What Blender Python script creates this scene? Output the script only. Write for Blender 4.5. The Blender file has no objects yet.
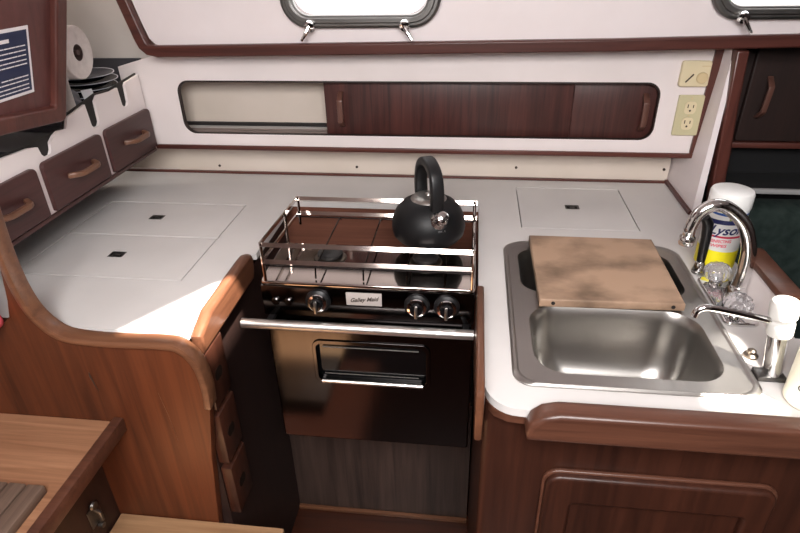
import bpy, bmesh, math, random
from math import pi, sin, cos, radians
from mathutils import Vector, Matrix
random.seed(7)
S = bpy.context.scene
COL = S.collection

# ------------------------------------------------------------------ helpers
def link(o):
    COL.objects.link(o); return o

def thing(name, label, cat, loc, group=None):
    o = link(bpy.data.objects.new(name, None))
    o.location = loc; o.empty_display_size = .05
    return tag(o, label, cat, group)

def tag(o, label, cat, group=None, kind=None):
    o['label'] = label; o['category'] = cat
    if group: o['group'] = group
    if kind: o['kind'] = kind
    return o

def root_loc(p):
    while p is not None and p.parent is not None: p = p.parent
    return Vector(p.location) if p is not None else Vector((0, 0, 0))

def finish(name, me, m, parent=None, angle=35, smooth=True, recentre=False):
    """link a mesh given in world coordinates as one object under its parent"""
    if parent is not None:
        me.transform(Matrix.Translation(-root_loc(parent)))
    if smooth and len(me.polygons):
        me.polygons.foreach_set('use_smooth', [True] * len(me.polygons))
        me.set_sharp_from_angle(angle=radians(angle))
    me.materials.clear(); me.materials.append(m)
    me.name = name
    o = link(bpy.data.objects.new(name, me))
    if parent is not None:
        o.parent = parent
    elif recentre:
        n = len(me.vertices); c = sum((v.co for v in me.vertices), Vector()) / n
        c.z = min(v.co.z for v in me.vertices)
        me.transform(Matrix.Translation(-c)); o.location = c
    return o

def rrect(x0, x1, y0, y1, r, n=6):
    if not isinstance(r, (tuple, list)): r = (r,) * 4           # bl, br, tr, tl
    out = []
    for (cx, cy, a0, rr) in ((x0 + r[0], y0 + r[0], pi, r[0]), (x1 - r[1], y0 + r[1], 1.5 * pi, r[1]),
                             (x1 - r[2], y1 - r[2], 0, r[2]), (x0 + r[3], y1 - r[3], .5 * pi, r[3])):
        if rr <= 0: out.append((cx, cy)); continue
        for k in range(n + 1):
            a = a0 + .5 * pi * k / n
            out.append((cx + rr * cos(a), cy + rr * sin(a)))
    return out

def circle(cx, cy, r, n=24):
    return [(cx + r * cos(2 * pi * k / n), cy + r * sin(2 * pi * k / n)) for k in range(n)]

XY = lambda z: (lambda u, v, w: (u, v, z + w))           # horizontal sheet, w up
XZ = lambda y: (lambda u, v, w: (u, y - w, v))           # upright sheet facing -Y
YZ = lambda x: (lambda u, v, w: (x + w, u, v))           # upright sheet facing +X

class MB:
    """collects shapes and links them as ONE mesh object"""
    def __init__(s): s.bm = bmesh.new()
    def box(s, x0, x1, y0, y1, z0, z1, bev=0, seg=2, mat=None):
        b = bmesh.new()
        bmesh.ops.create_cube(b, size=1)
        for v in b.verts:
            v.co = Vector((x0 + (v.co.x + .5) * (x1 - x0), y0 + (v.co.y + .5) * (y1 - y0), z0 + (v.co.z + .5) * (z1 - z0)))
        if bev: bmesh.ops.bevel(b, geom=list(b.edges), offset=bev, segments=seg, profile=.5, affect='EDGES')
        if mat is not None: bmesh.ops.transform(b, matrix=mat, verts=b.verts)
        return s.add(b)
    def add(s, b):
        me = bpy.data.meshes.new('t'); b.to_mesh(me); b.free()
        s.bm.from_mesh(me); bpy.data.meshes.remove(me); return s
    def addmesh(s, me):
        s.bm.from_mesh(me); bpy.data.meshes.remove(me); return s
    def cyl(s, p0, p1, r0, r1=None, seg=24, caps=True):
        return s.tube([p0, p1], [r0, r0 if r1 is None else r1], seg, caps)
    def tube(s, pts, r, seg=14, caps=True):
        pts = [Vector(p) for p in pts]; n = len(pts)
        rs = r if isinstance(r, (list, tuple)) else [r] * n
        b = s.bm; rings = []
        t0 = (pts[1] - pts[0]).normalized()
        a = t0.orthogonal().normalized()
        for i, p in enumerate(pts):
            t = (pts[min(i + 1, n - 1)] - pts[max(i - 1, 0)]).normalized()
            a = (a - t * a.dot(t)).normalized(); c = t.cross(a)
            rings.append([b.verts.new(p + (a * cos(2 * pi * k / seg) + c * sin(2 * pi * k / seg)) * rs[i]) for k in range(seg)])
        for i in range(n - 1):
            for k in range(seg):
                b.faces.new((rings[i][k], rings[i][(k + 1) % seg], rings[i + 1][(k + 1) % seg], rings[i + 1][k]))
        if caps:
            b.faces.new(rings[0][::-1]); b.faces.new(rings[-1])
        return s
    def lathe(s, prof, c=(0, 0, 0), axis=(0, 0, 1), seg=40, capt=True, capb=True):
        """prof = [(r, h)...] turned about axis through c"""
        ax = Vector(axis).normalized(); a = ax.orthogonal().normalized(); d = ax.cross(a); c = Vector(c)
        b = s.bm
        R = [[b.verts.new(c + ax * h + (a * cos(2 * pi * k / seg) + d * sin(2 * pi * k / seg)) * max(r, 1e-4)) for k in range(seg)] for r, h in prof]
        for i in range(len(R) - 1):
            for k in range(seg):
                b.faces.new((R[i][k], R[i][(k + 1) % seg], R[i + 1][(k + 1) % seg], R[i + 1][k]))
        if capb: b.faces.new(R[0][::-1])
        if capt: b.faces.new(R[-1])
        return s
    def bar(s, pts, wdir, w, h):
        """flat bar swept along pts: w wide along wdir, h in the other direction"""
        pts = [Vector(p) for p in pts]; n = len(pts); wd = Vector(wdir).normalized(); b = s.bm; rings = []
        for i, p in enumerate(pts):
            t = (pts[min(i + 1, n - 1)] - pts[max(i - 1, 0)]).normalized()
            hd = t.cross(wd).normalized()
            rings.append([b.verts.new(p + wd * (w / 2 * a) + hd * (h / 2 * c)) for a, c in ((-1, -1), (1, -1), (1, 1), (-1, 1))])
        for i in range(n - 1):
            for k in range(4):
                b.faces.new((rings[i][k], rings[i][(k + 1) % 4], rings[i + 1][(k + 1) % 4], rings[i + 1][k]))
        b.faces.new(rings[0][::-1]); b.faces.new(rings[-1]); return s
    def loft(s, loops, cap0=False, cap1=True):
        b = s.bm; R = [[b.verts.new(p) for p in L] for L in loops]; n = len(R[0])
        for i in range(len(R) - 1):
            for k in range(n):
                b.faces.new((R[i][k], R[i][(k + 1) % n], R[i + 1][(k + 1) % n], R[i + 1][k]))
        if cap0: b.faces.new(R[0][::-1])
        if cap1: b.faces.new(R[-1])
        return s
    def plate(s, outer, holes=(), t=.01, f=None, bev=0):
        return s.addmesh(plate_mesh(outer, holes, t, f, bev))
    def bevel(s, off, seg=2, ang=40):
        bmesh.ops.remove_doubles(s.bm, verts=s.bm.verts, dist=1e-6)
        bmesh.ops.recalc_face_normals(s.bm, faces=s.bm.faces)
        es = [e for e in s.bm.edges if len(e.link_faces) == 2 and e.calc_face_angle(0) > radians(ang)]
        bmesh.ops.bevel(s.bm, geom=es, offset=off, segments=seg, profile=.5, affect='EDGES', clamp_overlap=True); return s
    def build(s, name, m, parent=None, angle=35, recalc=True, recentre=False, smooth=True):
        if recalc: bmesh.ops.recalc_face_normals(s.bm, faces=s.bm.faces)
        me = bpy.data.meshes.new(name); s.bm.to_mesh(me); s.bm.free()
        return finish(name, me, m, parent, angle, smooth, recentre)

def plate_mesh(outer, holes, t, f, bev=0):
    """flat sheet with holes, thickness t, from w=0 up to w=t"""
    cu = bpy.data.curves.new('t', 'CURVE'); cu.dimensions = '2D'; cu.fill_mode = 'BOTH'
    cu.extrude = max(t / 2 - bev, 1e-5)
    if bev: cu.bevel_depth = bev; cu.bevel_resolution = 2; cu.offset = -bev
    for L in [outer] + list(holes):
        sp = cu.splines.new('POLY'); sp.points.add(len(L) - 1)
        for p, q in zip(sp.points, L): p.co = (q[0], q[1], 0, 1)
        sp.use_cyclic_u = True
    o = link(bpy.data.objects.new('t', cu))
    dg = bpy.context.evaluated_depsgraph_get()
    me = bpy.data.meshes.new_from_object(o.evaluated_get(dg))
    bpy.data.objects.remove(o); bpy.data.curves.remove(cu)
    for v in me.vertices:
        v.co = f(v.co.x, v.co.y, v.co.z + t / 2)
    return me

def text_mesh(txt, size, f, shear=0, t=.0006, bold=0, w=None):
    cu = bpy.data.curves.new('t', 'FONT'); cu.body = txt; cu.size = size; cu.shear = shear
    cu.align_x = 'CENTER'; cu.align_y = 'CENTER'; cu.extrude = t / 2; cu.offset = bold; cu.resolution_u = 3
    o = link(bpy.data.objects.new('t', cu))
    dg = bpy.context.evaluated_depsgraph_get()
    me = bpy.data.meshes.new_from_object(o.evaluated_get(dg))
    bpy.data.objects.remove(o); bpy.data.curves.remove(cu)
    if w and len(me.vertices):
        xs = [v.co.x for v in me.vertices]; k = w / (max(xs) - min(xs))
        for v in me.vertices: v.co.x *= k
    for v in me.vertices: v.co = f(v.co.x, v.co.y, v.co.z + t / 2)
    return me

def smooth_path(pts, n=8):
    """Catmull-Rom through pts"""
    P = [Vector(p) for p in pts]; P = [P[0] * 2 - P[1]] + P + [P[-1] * 2 - P[-2]]; out = []
    for i in range(1, len(P) - 2):
        for k in range(n):
            t = k / n
            out.append(.5 * ((2 * P[i]) + (P[i + 1] - P[i - 1]) * t + (2 * P[i - 1] - 5 * P[i] + 4 * P[i + 1] - P[i + 2]) * t * t
                             + (3 * P[i] - P[i - 1] - 3 * P[i + 1] + P[i + 2]) * t ** 3))
    out.append(P[-2]); return out

def copy_tree(o, dloc, parent=None):
    c = o.copy(); COL.objects.link(c)
    if parent is None: c.location = Vector(o.location) + Vector(dloc)
    else: c.parent = parent
    for ch in list(o.children): copy_tree(ch, (0, 0, 0), c)
    return c

# ------------------------------------------------------------------ materials
def lin(c):
    return tuple(((v / 255) / 12.92 if v / 255 <= .04045 else ((v / 255 + .055) / 1.055) ** 2.4) for v in c) + (1,)

def base(name, col, rough=.5, metal=0, spec=.5):
    m = bpy.data.materials.new(name); m.use_nodes = True
    b = m.node_tree.nodes['Principled BSDF']
    b.inputs['Base Color'].default_value = lin(col); b.inputs['Roughness'].default_value = rough
    b.inputs['Metallic'].default_value = metal; b.inputs['Specular IOR Level'].default_value = spec
    return m, m.node_tree.nodes, m.node_tree.links, b

def mapping(N, L, scale):
    tc = N.new('ShaderNodeTexCoord'); mp = N.new('ShaderNodeMapping'); mp.inputs['Scale'].default_value = scale
    L.new(tc.outputs['Object'], mp.inputs['Vector']); return mp

def wood(name, dark, light, axis='x', rough=.35, k=1.0, spec=.5, bump=.05):
    m, N, L, b = base(name, light, rough, 0, spec)
    sc = {'x': (2 * k, 45 * k, 45 * k), 'y': (45 * k, 2 * k, 45 * k), 'z': (45 * k, 45 * k, 2 * k)}[axis]
    mp = mapping(N, L, sc)
    n1 = N.new('ShaderNodeTexNoise'); n1.inputs['Scale'].default_value = 1.6; n1.inputs['Detail'].default_value = 6; n1.inputs['Roughness'].default_value = .65
    n1.inputs['Distortion'].default_value = .6
    L.new(mp.outputs[0], n1.inputs['Vector'])
    mp2 = mapping(N, L, tuple(v * .12 for v in sc))
    n2 = N.new('ShaderNodeTexNoise'); n2.inputs['Scale'].default_value = 2; n2.inputs['Detail'].default_value = 3
    L.new(mp2.outputs[0], n2.inputs['Vector'])
    mx = N.new('ShaderNodeMath'); mx.operation = 'MULTIPLY_ADD'; mx.inputs[1].default_value = .6
    L.new(n1.outputs['Fac'], mx.inputs[0])
    ad = N.new('ShaderNodeMath'); ad.operation = 'MULTIPLY'; ad.inputs[1].default_value = .4
    L.new(n2.outputs['Fac'], ad.inputs[0]); L.new(ad.outputs[0], mx.inputs[2])
    cr = N.new('ShaderNodeValToRGB'); cr.color_ramp.elements[0].position = .36; cr.color_ramp.elements[1].position = .64
    cr.color_ramp.elements[0].color = lin(dark); cr.color_ramp.elements[1].color = lin(light)
    L.new(mx.outputs[0], cr.inputs[0]); L.new(cr.outputs[0], b.inputs['Base Color'])
    bp = N.new('ShaderNodeBump'); bp.inputs['Strength'].default_value = bump; bp.inputs['Distance'].default_value = .002
    L.new(n1.outputs['Fac'], bp.inputs['Height']); L.new(bp.outputs[0], b.inputs['Normal'])
    return m

def mottled(name, c0, c1, scale=8, rough=.5, metal=0, spec=.5, sv=(1, 1, 1), lo=.35, hi=.65):
    m, N, L, b = base(name, c1, rough, metal, spec)
    mp = mapping(N, L, sv)
    n = N.new('ShaderNodeTexNoise'); n.inputs['Scale'].default_value = scale; n.inputs['Detail'].default_value = 5
    L.new(mp.outputs[0], n.inputs['Vector'])
    cr = N.new('ShaderNodeValToRGB'); cr.color_ramp.elements[0].position = lo; cr.color_ramp.elements[1].position = hi
    cr.color_ramp.elements[0].color = lin(c0); cr.color_ramp.elements[1].color = lin(c1)
    L.new(n.outputs['Fac'], cr.inputs[0]); L.new(cr.outputs[0], b.inputs['Base Color'])
    return m

def steel(name, col, rough, sv=(4, 60, 60), var=.12):
    m, N, L, b = base(name, col, rough, 1)
    mp = mapping(N, L, sv)
    n = N.new('ShaderNodeTexNoise'); n.inputs['Scale'].default_value = 3; n.inputs['Detail'].default_value = 4
    L.new(mp.outputs[0], n.inputs['Vector'])
    mr = N.new('ShaderNodeMapRange'); mr.inputs[3].default_value = max(rough - var / 2, .02); mr.inputs[4].default_value = rough + var
    L.new(n.outputs['Fac'], mr.inputs[0]); L.new(mr.outputs[0], b.inputs['Roughness'])
    return m

def emit(name, col, strength):
    m, N, L, b = base(name, col, .3)
    b.inputs['Emission Color'].default_value = lin(col); b.inputs['Emission Strength'].default_value = strength
    return m

M = {}
M['laminate'] = mottled('white_laminate', (201, 197, 195), (209, 205, 203), 5, .38)
M['white_paint'] = mottled('white_paint', (226, 216, 216), (234, 225, 226), 4, .45)
M['white_face'] = mottled('white_cabinet_face', (224, 214, 212), (232, 222, 221), 4, .42)
M['cream_paint'] = mottled('cream_liner', (206, 193, 180), (216, 203, 192), 4, .6)
M['hull_liner'] = mottled('grey_hull_liner', (196, 192, 188), (206, 202, 199), 4, .6)
M['trim_wood'] = wood('mahogany_trim', (64, 32, 27), (94, 52, 44), 'x', .35)
M['trim_wood_z'] = wood('mahogany_trim_upright', (64, 32, 27), (94, 52, 44), 'z', .35)
M['door_wood'] = wood('dark_slider_wood', (42, 20, 18), (84, 46, 41), 'z', .42, 1.3)
M['drawer_wood'] = wood('drawer_front_wood', (54, 30, 29), (76, 44, 42), 'y', .4)
M['locker_wood'] = wood('locker_wood', (78, 44, 41), (98, 58, 55), 'z', .35)
M['panel_wood'] = wood('end_panel_wood', (58, 28, 16), (98, 51, 29), 'z', .42, .6, .3)
M['cap_wood'] = wood('pale_cap_wood', (82, 51, 35), (118, 78, 55), 'x', .32)
M['cap_wood_y'] = wood('pale_cap_wood_long', (76, 46, 32), (108, 69, 49), 'y', .32)
M['handle_wood'] = wood('handle_wood', (96, 64, 48), (126, 88, 68), 'y', .35)
M['handle_wood_z'] = wood('handle_wood_upright', (80, 52, 44), (104, 70, 60), 'z', .35)
M['cabinet_wood'] = wood('sink_cabinet_wood', (42, 22, 16), (68, 37, 26), 'z', .38, .8, .35)
M['cabinet_rail'] = wood('sink_rail_wood', (64, 37, 28), (98, 62, 47), 'x', .34)
M['bench_wood'] = wood('bench_top_wood', (118, 78, 54), (166, 122, 92), 'x', .45, .7)
M['bench_dark'] = wood('bench_side_wood', (34, 18, 13), (54, 30, 22), 'z', .5)
M['slat_wood'] = wood('grey_slat_wood', (84, 66, 56), (122, 100, 86), 'y', .55)
M['step_wood'] = wood('step_wood', (138, 100, 70), (180, 142, 106), 'x', .4, .8)
M['kick_wood'] = wood('kick_panel_wood', (44, 33, 29), (76, 59, 52), 'z', .5, .8)
M['sole_wood'] = wood('cabin_sole_wood', (46, 22, 14), (78, 40, 25), 'x', .3, .7)
M['recess_wood'] = wood('recess_back_wood', (92, 56, 44), (124, 80, 64), 'x', .4)
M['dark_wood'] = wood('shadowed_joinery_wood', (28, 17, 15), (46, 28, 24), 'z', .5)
M['board_wood'] = mottled('chopping_board_wood', (98, 78, 62), (172, 142, 118), 8, .55, sv=(1, 1.5, 1), lo=.30, hi=.56)
M['steel_mirror'] = steel('polished_steel', (200, 190, 184), .07, var=.04)
M['steel_dark'] = steel('oven_steel', (72, 69, 69), .13, (40, 40, 3), .08)
M['steel_brushed'] = steel('brushed_steel', (164, 160, 156), .34, (70, 4, 70), .12)
M['basin_steel'] = base('basin_steel', (172, 169, 165), .29, 1)[0]
M['chrome'] = steel('chrome', (226, 226, 226), .06, var=.03)
M['port_metal'] = steel('port_frame_metal', (112, 110, 108), .38, (10, 10, 10), .15)
M['bar_steel'] = steel('handle_bar_steel', (226, 222, 218), .36, (2, 60, 60), .06)
M['black'] = base('matte_black', (16, 16, 18), .42)[0]
M['black_gloss'] = base('gloss_black', (12, 12, 14), .16)[0]
M['black_iron'] = mottled('burner_black', (18, 17, 17), (38, 36, 35), 30, .5)
M['kettle_black'] = mottled('kettle_black', (7, 7, 9), (9, 9, 12), 20, .5, spec=.35)
M['oven_glass'] = base('oven_glass', (8, 8, 9), .08)[0]
M['dark_gap'] = base('dark_gap', (28, 23, 21), .7)[0]
M['cream_plastic'] = base('cream_plastic', (218, 204, 170), .4)[0]
M['olive_plastic'] = base('ivory_outlet_plastic', (196, 188, 152), .4)[0]
M['ivory_dark'] = base('ivory_knob_plastic', (206, 186, 146), .4)[0]
M['slot_dark'] = base('slot_dark', (52, 36, 26), .6)[0]
M['paper'] = mottled('paper_towel', (214, 206, 202), (228, 221, 217), 60, .95, spec=.1)
M['core'] = base('cardboard_core', (84, 66, 62), .9)[0]
M['plate_blue'] = base('navy_enamel', (30, 34, 46), .25)[0]
M['plate_rim'] = base('pale_rim', (168, 170, 178), .3)[0]
M['grey_cloth'] = mottled('grey_cloth', (108, 108, 114), (140, 140, 146), 24, .9, spec=.1)
M['white_tag'] = base('white_tag', (214, 214, 218), .7)[0]
M['track_grey'] = base('track_plastic', (128, 114, 108), .5)[0]
M['pump_grey'] = base('grey_white_plastic', (196, 194, 190), .35)[0]
M['tag_metal'] = base('nameplate_metal', (176, 168, 164), .45)[0]
M['hole_dark'] = base('dark_finger_hole', (30, 18, 12), .9, 0, .1)[0]
M['navy_print'] = base('navy_print', (34, 42, 72), .4)[0]
M['white_print'] = base('white_print', (226, 220, 222), .5)[0]
M['plastic_white'] = base('white_plastic', (232, 232, 230), .32)[0]
M['label_blue'] = base('label_blue', (22, 78, 158), .35)[0]
M['label_navy'] = base('label_navy', (22, 34, 92), .4)[0]
M['label_yellow'] = base('label_yellow', (244, 230, 38), .35)[0]
M['label_pink'] = base('label_pink', (226, 92, 112), .4)[0]
M['label_red'] = base('label_red', (196, 40, 70), .4)[0]
M['label_green'] = base('label_olive', (150, 156, 88), .4)[0]
M['bottle_cream'] = base('cream_bottle', (232, 228, 208), .35)[0]
M['print_dark'] = base('dark_print', (58, 50, 44), .5)[0]
M['cushion'] = mottled('dark_green_cloth', (28, 38, 36), (42, 52, 49), 40, .9, spec=.15)
M['grey_edge'] = base('grey_edge', (150, 150, 150), .5)[0]
M['bin_lining'] = base('dark_bin_lining', (58, 58, 64), .7)[0]
M['black_void'] = base('recess_shade_black', (16, 16, 18), .9)[0]  # near-black colour puts the right recess's shade into its wall and shelf
M['pink_cloth'] = mottled('pink_cloth', (206, 70, 84), (222, 100, 108), 20, .9, spec=.1)
M['pale_cloth'] = mottled('pale_cloth', (216, 208, 206), (230, 222, 220), 20, .9, spec=.1)
M['pane_glow'] = emit('bright_port_glass', (255, 255, 255), 3.0)
M['burner_brass'] = steel('burner_metal', (120, 110, 100), .35)
def acrylic():
    m, N, L, b = base('clear_acrylic', (236, 234, 236), .08)
    b.inputs['Transmission Weight'].default_value = .85; b.inputs['IOR'].default_value = 1.4
    return m
M['acrylic'] = acrylic()
W = M

def struct(o, kind='structure'):
    o['kind'] = kind; return o

# ------------------------------------------------------------------ the setting
# cabin sole, hull liner, deck head
struct(MB().box(-1.3, 1.3, -1.25, 1.62, -.04, 0).build('floor', W['sole_wood']))
struct(MB().box(-1.3, 1.3, 1.565, 1.60, .0, 2.0).build('wall_back', W['cream_paint']))
struct(MB().box(-1.29, -.78, 1.5595, 1.5645, 1.2365, 1.945).build('wall_hull', W['hull_liner']))
ws = struct(MB().box(-.853, .523, 1.540, 1.5645, .9203, 1.0225).build('wall_back_lower', W['cream_paint']))
for x, z in ((-.723, .941), (-.318, .946), (.124, .954), (.510, .957)):
    MB().lathe([(.0038, 0), (.0038, .0015), (.002, .002)], (x, 1.540, z), (0, -1, 0), 12).build('screw', W['slot_dark'], ws)
struct(MB().box(-1.34, -1.30, -1.25, 1.6, 0, 2.0).build('wall_left', W['hull_liner']))
struct(MB().box(1.30, 1.34, -1.25, 1.6, 0, 2.0).build('wall_right', W['dark_wood']))
struct(MB().box(-1.3, 1.3, -1.29, -1.25, 0, 1.12).build('wall_front', W['dark_wood']))
struct(MB().box(-1.3, 1.3, -1.29, -1.25, 1.1205, 2.0).build('wall_front_upper', W['white_paint']))  # unseen; white upper part added so the stove rails reflect something bright
# deck head with two openings added and shaped to throw the sun patches
SUN = Vector((-.35, .35, -.87)).normalized()
def up_to_roof(x, y, z, zr=1.955):
    t = (zr - z) / SUN.z
    return (x + SUN.x * t, y + SUN.y * t)
patch_left = [(-.60, .75), (-.42, .75), (-.42, .945), (-.485, .93)]
patch_right = [(.35, .66), (.455, .66), (.452, .83), (.43, .85), (.385, .80)]
holes = [[up_to_roof(x, y, .93) for x, y in P] for P in (patch_left, patch_right)]
hatchway = [(-.45, -.75), (.45, -.75), (.45, -.03), (-.45, -.03)]
struct(MB().plate([(-1.34, -1.29), (1.34, -1.29), (1.34, 1.4), (-1.34, 1.4)], holes + [hatchway], .012, XY(1.95)).build('ceiling', W['white_paint']))

# cabin-trunk side with two opening ports
YU = 1.38
port_a = rrect(-.405, -.107, 1.362, 1.52, .045, 8)
port_b = rrect(.50, .80, 1.372, 1.53, .045, 8)
up_out = [(-.735, 1.292), (.56, 1.304), (1.28, 1.325), (1.28, 1.95), (-.93, 1.95), (-.775, 1.345), (-.765, 1.312), (-.75, 1.297)]
struct(MB().plate(up_out, [port_a, port_b], .02, XZ(YU + .02)).build('wall_upper', W['white_paint']))
struct(MB().box(-.72, 1.28, YU + .021, 1.564, 1.33, 1.345).build('ceiling_side_deck', W['white_paint']))
def window(name, x0, x1, z0, z1):
    w = link(bpy.data.objects.new(name, None)); w.location = ((x0 + x1) / 2, YU, z0); struct(w)
    o = rrect(x0, x1, z0, z1, .062, 10); i = rrect(x0 + .03, x1 - .03, z0 + .027, z1 - .027, .036, 10)
    MB().plate(o, [i], .02, XZ(YU), .006).build('window_frame', W['port_metal'], w)
    mid = [rrect(x0 + .012, x1 - .012, z0 + .011, z1 - .011, .052, 10), rrect(x0 + .024, x1 - .024, z0 + .022, z1 - .022, .042, 10)]
    MB().plate(mid[0], [mid[1]], .008, XZ(YU - .0185), .002).build('window_rim', W['port_metal'], w)
    MB().plate(rrect(x0 + .02, x1 - .02, z0 + .02, z1 - .02, .04, 10), [], .006, XZ(YU + .012)).build('window_pane', W['pane_glow'], w)
    for k, xx in enumerate((x0 + .066, x1 - .078)):
        d = MB()
        d.cyl((xx, YU - .012, z0 + .012), (xx, YU - .036, z0 + .006), .009, .008, 16)
        d.lathe([(.011, 0), (.0125, .004), (.011, .010), (.006, .012)], (xx, YU - .026, z0 + .008), (0, -1, -.25), 18)
        s = -1 if k == 0 else 1
        if name == 'window_2': s = 1
        d.tube([(xx, YU - .034, z0 + .006), (xx + s * .008, YU - .04, z0 - .008), (xx + s * .018, YU - .042, z0 - .022)], [.005, .0045, .003], 10)
        d.build('window_latch', W['chrome'], w)
    return w
window('window_1', -.433, -.077, 1.334, 1.55)
window('window_2', .472, .83, 1.345, 1.56)

# mahogany trim under the trunk side, with its rounded corner
def offset_strip(path, w):
    P = [Vector((a, b)) for a, b in path]; L = []; Rr = []
    for i, p in enumerate(P):
        t = (P[min(i + 1, len(P) - 1)] - P[max(i - 1, 0)]).normalized(); n = Vector((-t.y, t.x))
        L.append(tuple(p)); Rr.append(tuple(p + n * w))
    return L + Rr[::-1]
tpath = [(1.28, 1.312), (.68, 1.291), (.30, 1.283), (-.64, 1.2725), (-.745, 1.2715), (-.772, 1.277), (-.788, 1.292), (-.796, 1.315), (-.822, 1.415), (-.95, 1.93)]
struct(MB().plate(offset_strip(tpath[::-1], .026), [], .03, XZ(YU + .012), .004).build('trim_1', W['trim_wood']))
# low wood bead where worktop meets the back wall and the bulkhead
struct(MB().box(-1.2, .522, 1.5325, 1.5396, .9203, .9265).build('trim_2', W['trim_wood']))
# right-hand bulkhead: white face, bead, post
wr = MB()
wr.loft([[(.525, 1.335, .921), (.525, 1.564, .921), (.536, 1.564, 1.325), (.554, 1.394, 1.325)], [(.542, 1.335, .921), (.542, 1.564, .921), (.562, 1.564, 1.325), (.562, 1.394, 1.325)]], True, True)
struct(wr.build('wall_bulkhead', W['white_paint'], angle=20))
struct(MB().box(.517, .5248, 1.332, 1.555, .9205, .929).build('trim_3', W['trim_wood']))
post = [(.578, .90), (.612, .90), (.594, 1.0), (.590, 1.06), (.580, 1.17), (.573, 1.2845), (.548, 1.2845), (.555, 1.17), (.561, 1.06), (.567, .97)]
struct(MB().plate(post, [], .03, XZ(1.392), .004).build('trim_4', W['trim_wood_z']))

# ------------------------------------------------------------------ worktop (one continuous laminate sheet)
top = thing('worktop', 'white laminate galley worktop wrapping around the stove recess and sink', 'worktop', (0, 1.45, .9))
arc = [(.0340 + .05 * (1 - cos(a)), .69 - .055 * sin(a)) for a in [k * pi / 16 for k in range(9)]]
wout = [(-1.2, .766), (-.474, .766), (-.474, 1.05), (-.452, 1.06), (-.452, 1.345), (.0245, 1.345), (.0245, .932), (.0340, .932), (.0340, .70)] + arc + [(.10, .634), (.64, .634), (.64, .84), (.5425, .845), (.5425, 1.332), (.524, 1.34), (.524, 1.5645), (-1.2, 1.5645)]
hA = [(-.9325, .9362), (-.5642, .9362), (-.5642, 1.3148), (-.9325, 1.3148)]
hB = [(.122, 1.2338), (.3870, 1.2338), (.3870, 1.4822), (.122, 1.4822)]
hC = rrect(.095, .423, .705, 1.135, .05)
MB().plate(wout, [hA, hB, hC], .014, XY(.906), 0).build('worktop_surface', W['laminate'], top)
MB().plate([(-.94, .93), (-.557, .93), (-.557, 1.322), (-.94, 1.322)], [], .004, XY(.9005)).build('hatch_ledge', W['dark_gap'], top)
MB().plate([(.115, 1.227), (.394, 1.227), (.394, 1.489), (.115, 1.489)], [], .004, XY(.9005)).build('hatch_ledge', W['dark_gap'], top)
def lid(name, label, x0, x1, y0, y1, pc):
    t = thing(name, label, 'hatch', ((x0 + x1) / 2, (y0 + y1) / 2, .9045), 'flush lids let into the worktop')
    w, d = .017, .0125
    MB().plate([(x0, y0), (x1, y0), (x1, y1), (x0, y1)], [rrect(pc[0] - w, pc[0] + w, pc[1] - d, pc[1] + d, .002, 2)], .0148, XY(.9048), 0).build('lid_panel', W['laminate'], t)
    MB().box(pc[0] - w, pc[0] + w, pc[1] - d, pc[1] + d, .9145, .9172).build('pull_recess', W['dark_gap'], t)
    m = MB()
    m.plate(rrect(pc[0] - w, pc[0] + w, pc[1] - d, pc[1] + d, .002, 2), [rrect(pc[0] - w + .004, pc[0] + w - .004, pc[1] - d + .003, pc[1] + d - .003, .002, 2)], .0025, XY(.9172))
    m.box(pc[0] - .005, pc[0] + .006, pc[1] - .003, pc[1] + .003, .9172, .9195)
    m.build('pull_ring', W['port_metal'], t)
lid('hatch_lid', 'flush white hatch lid on left counter farther back, nearest the back wall', -.930, -.567, 1.1287, 1.3115, (-.762, 1.226))
lid('hatch_lid', 'flush white hatch lid on left counter nearer the front, by the curved end panel', -.930, -.567, .9395, 1.1243, (-.757, 1.034))
lid('hatch_lid', 'flush white hatch lid behind the chopping board and sink', .1245, .3845, 1.2365, 1.4795, (.253, 1.36))

# fiddle rails (parts of the worktop)
def fiddle(name, pts, w, h, m, wd, bev=.004):
    b = MB().bar(pts, wd, w, h); b.bevel(bev, 2); return b.build(name, m, top)
# left rail, rounded tip
MB().plate([(.7665, .874), (1.030, .874), (1.040, .89), (1.044, .918), (1.038, .931), (1.02, .938), (.99, .939), (.82, .936), (.7665, .914)], [], .023, YZ(-.4735), .009).build('fiddle_rail', W['cap_wood_y'], top)
MB().plate([(.628, .86), (.925, .86), (.928, .93), (.924, .947), (.91, .955), (.65, .955), (.634, .95), (.626, .935)], [], .0125, YZ(.0208), .004).build('fiddle_rail', W['cap_wood_y'], top)
MB().plate([(.094, .893), (.64, .893), (.64, .944), (.135, .944), (.112, .938), (.098, .925), (.091, .905)], [], .034, XZ(.634), .007).build('fiddle_rail', W['cabinet_rail'], top)

# coaming at the right edge of the worktop
co = thing('coaming', 'white upstand with brown cap beside the chrome tap', 'coaming', (.52, .94, .92))
MB().box(.507, .531, .85, 1.01, .9205, .985).build('upstand', W['white_face'], co)
MB().box(.502, .539, .846, 1.016, .985, 1.0, .004).build('cap_rail', W['cabinet_rail'], co)

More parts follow.
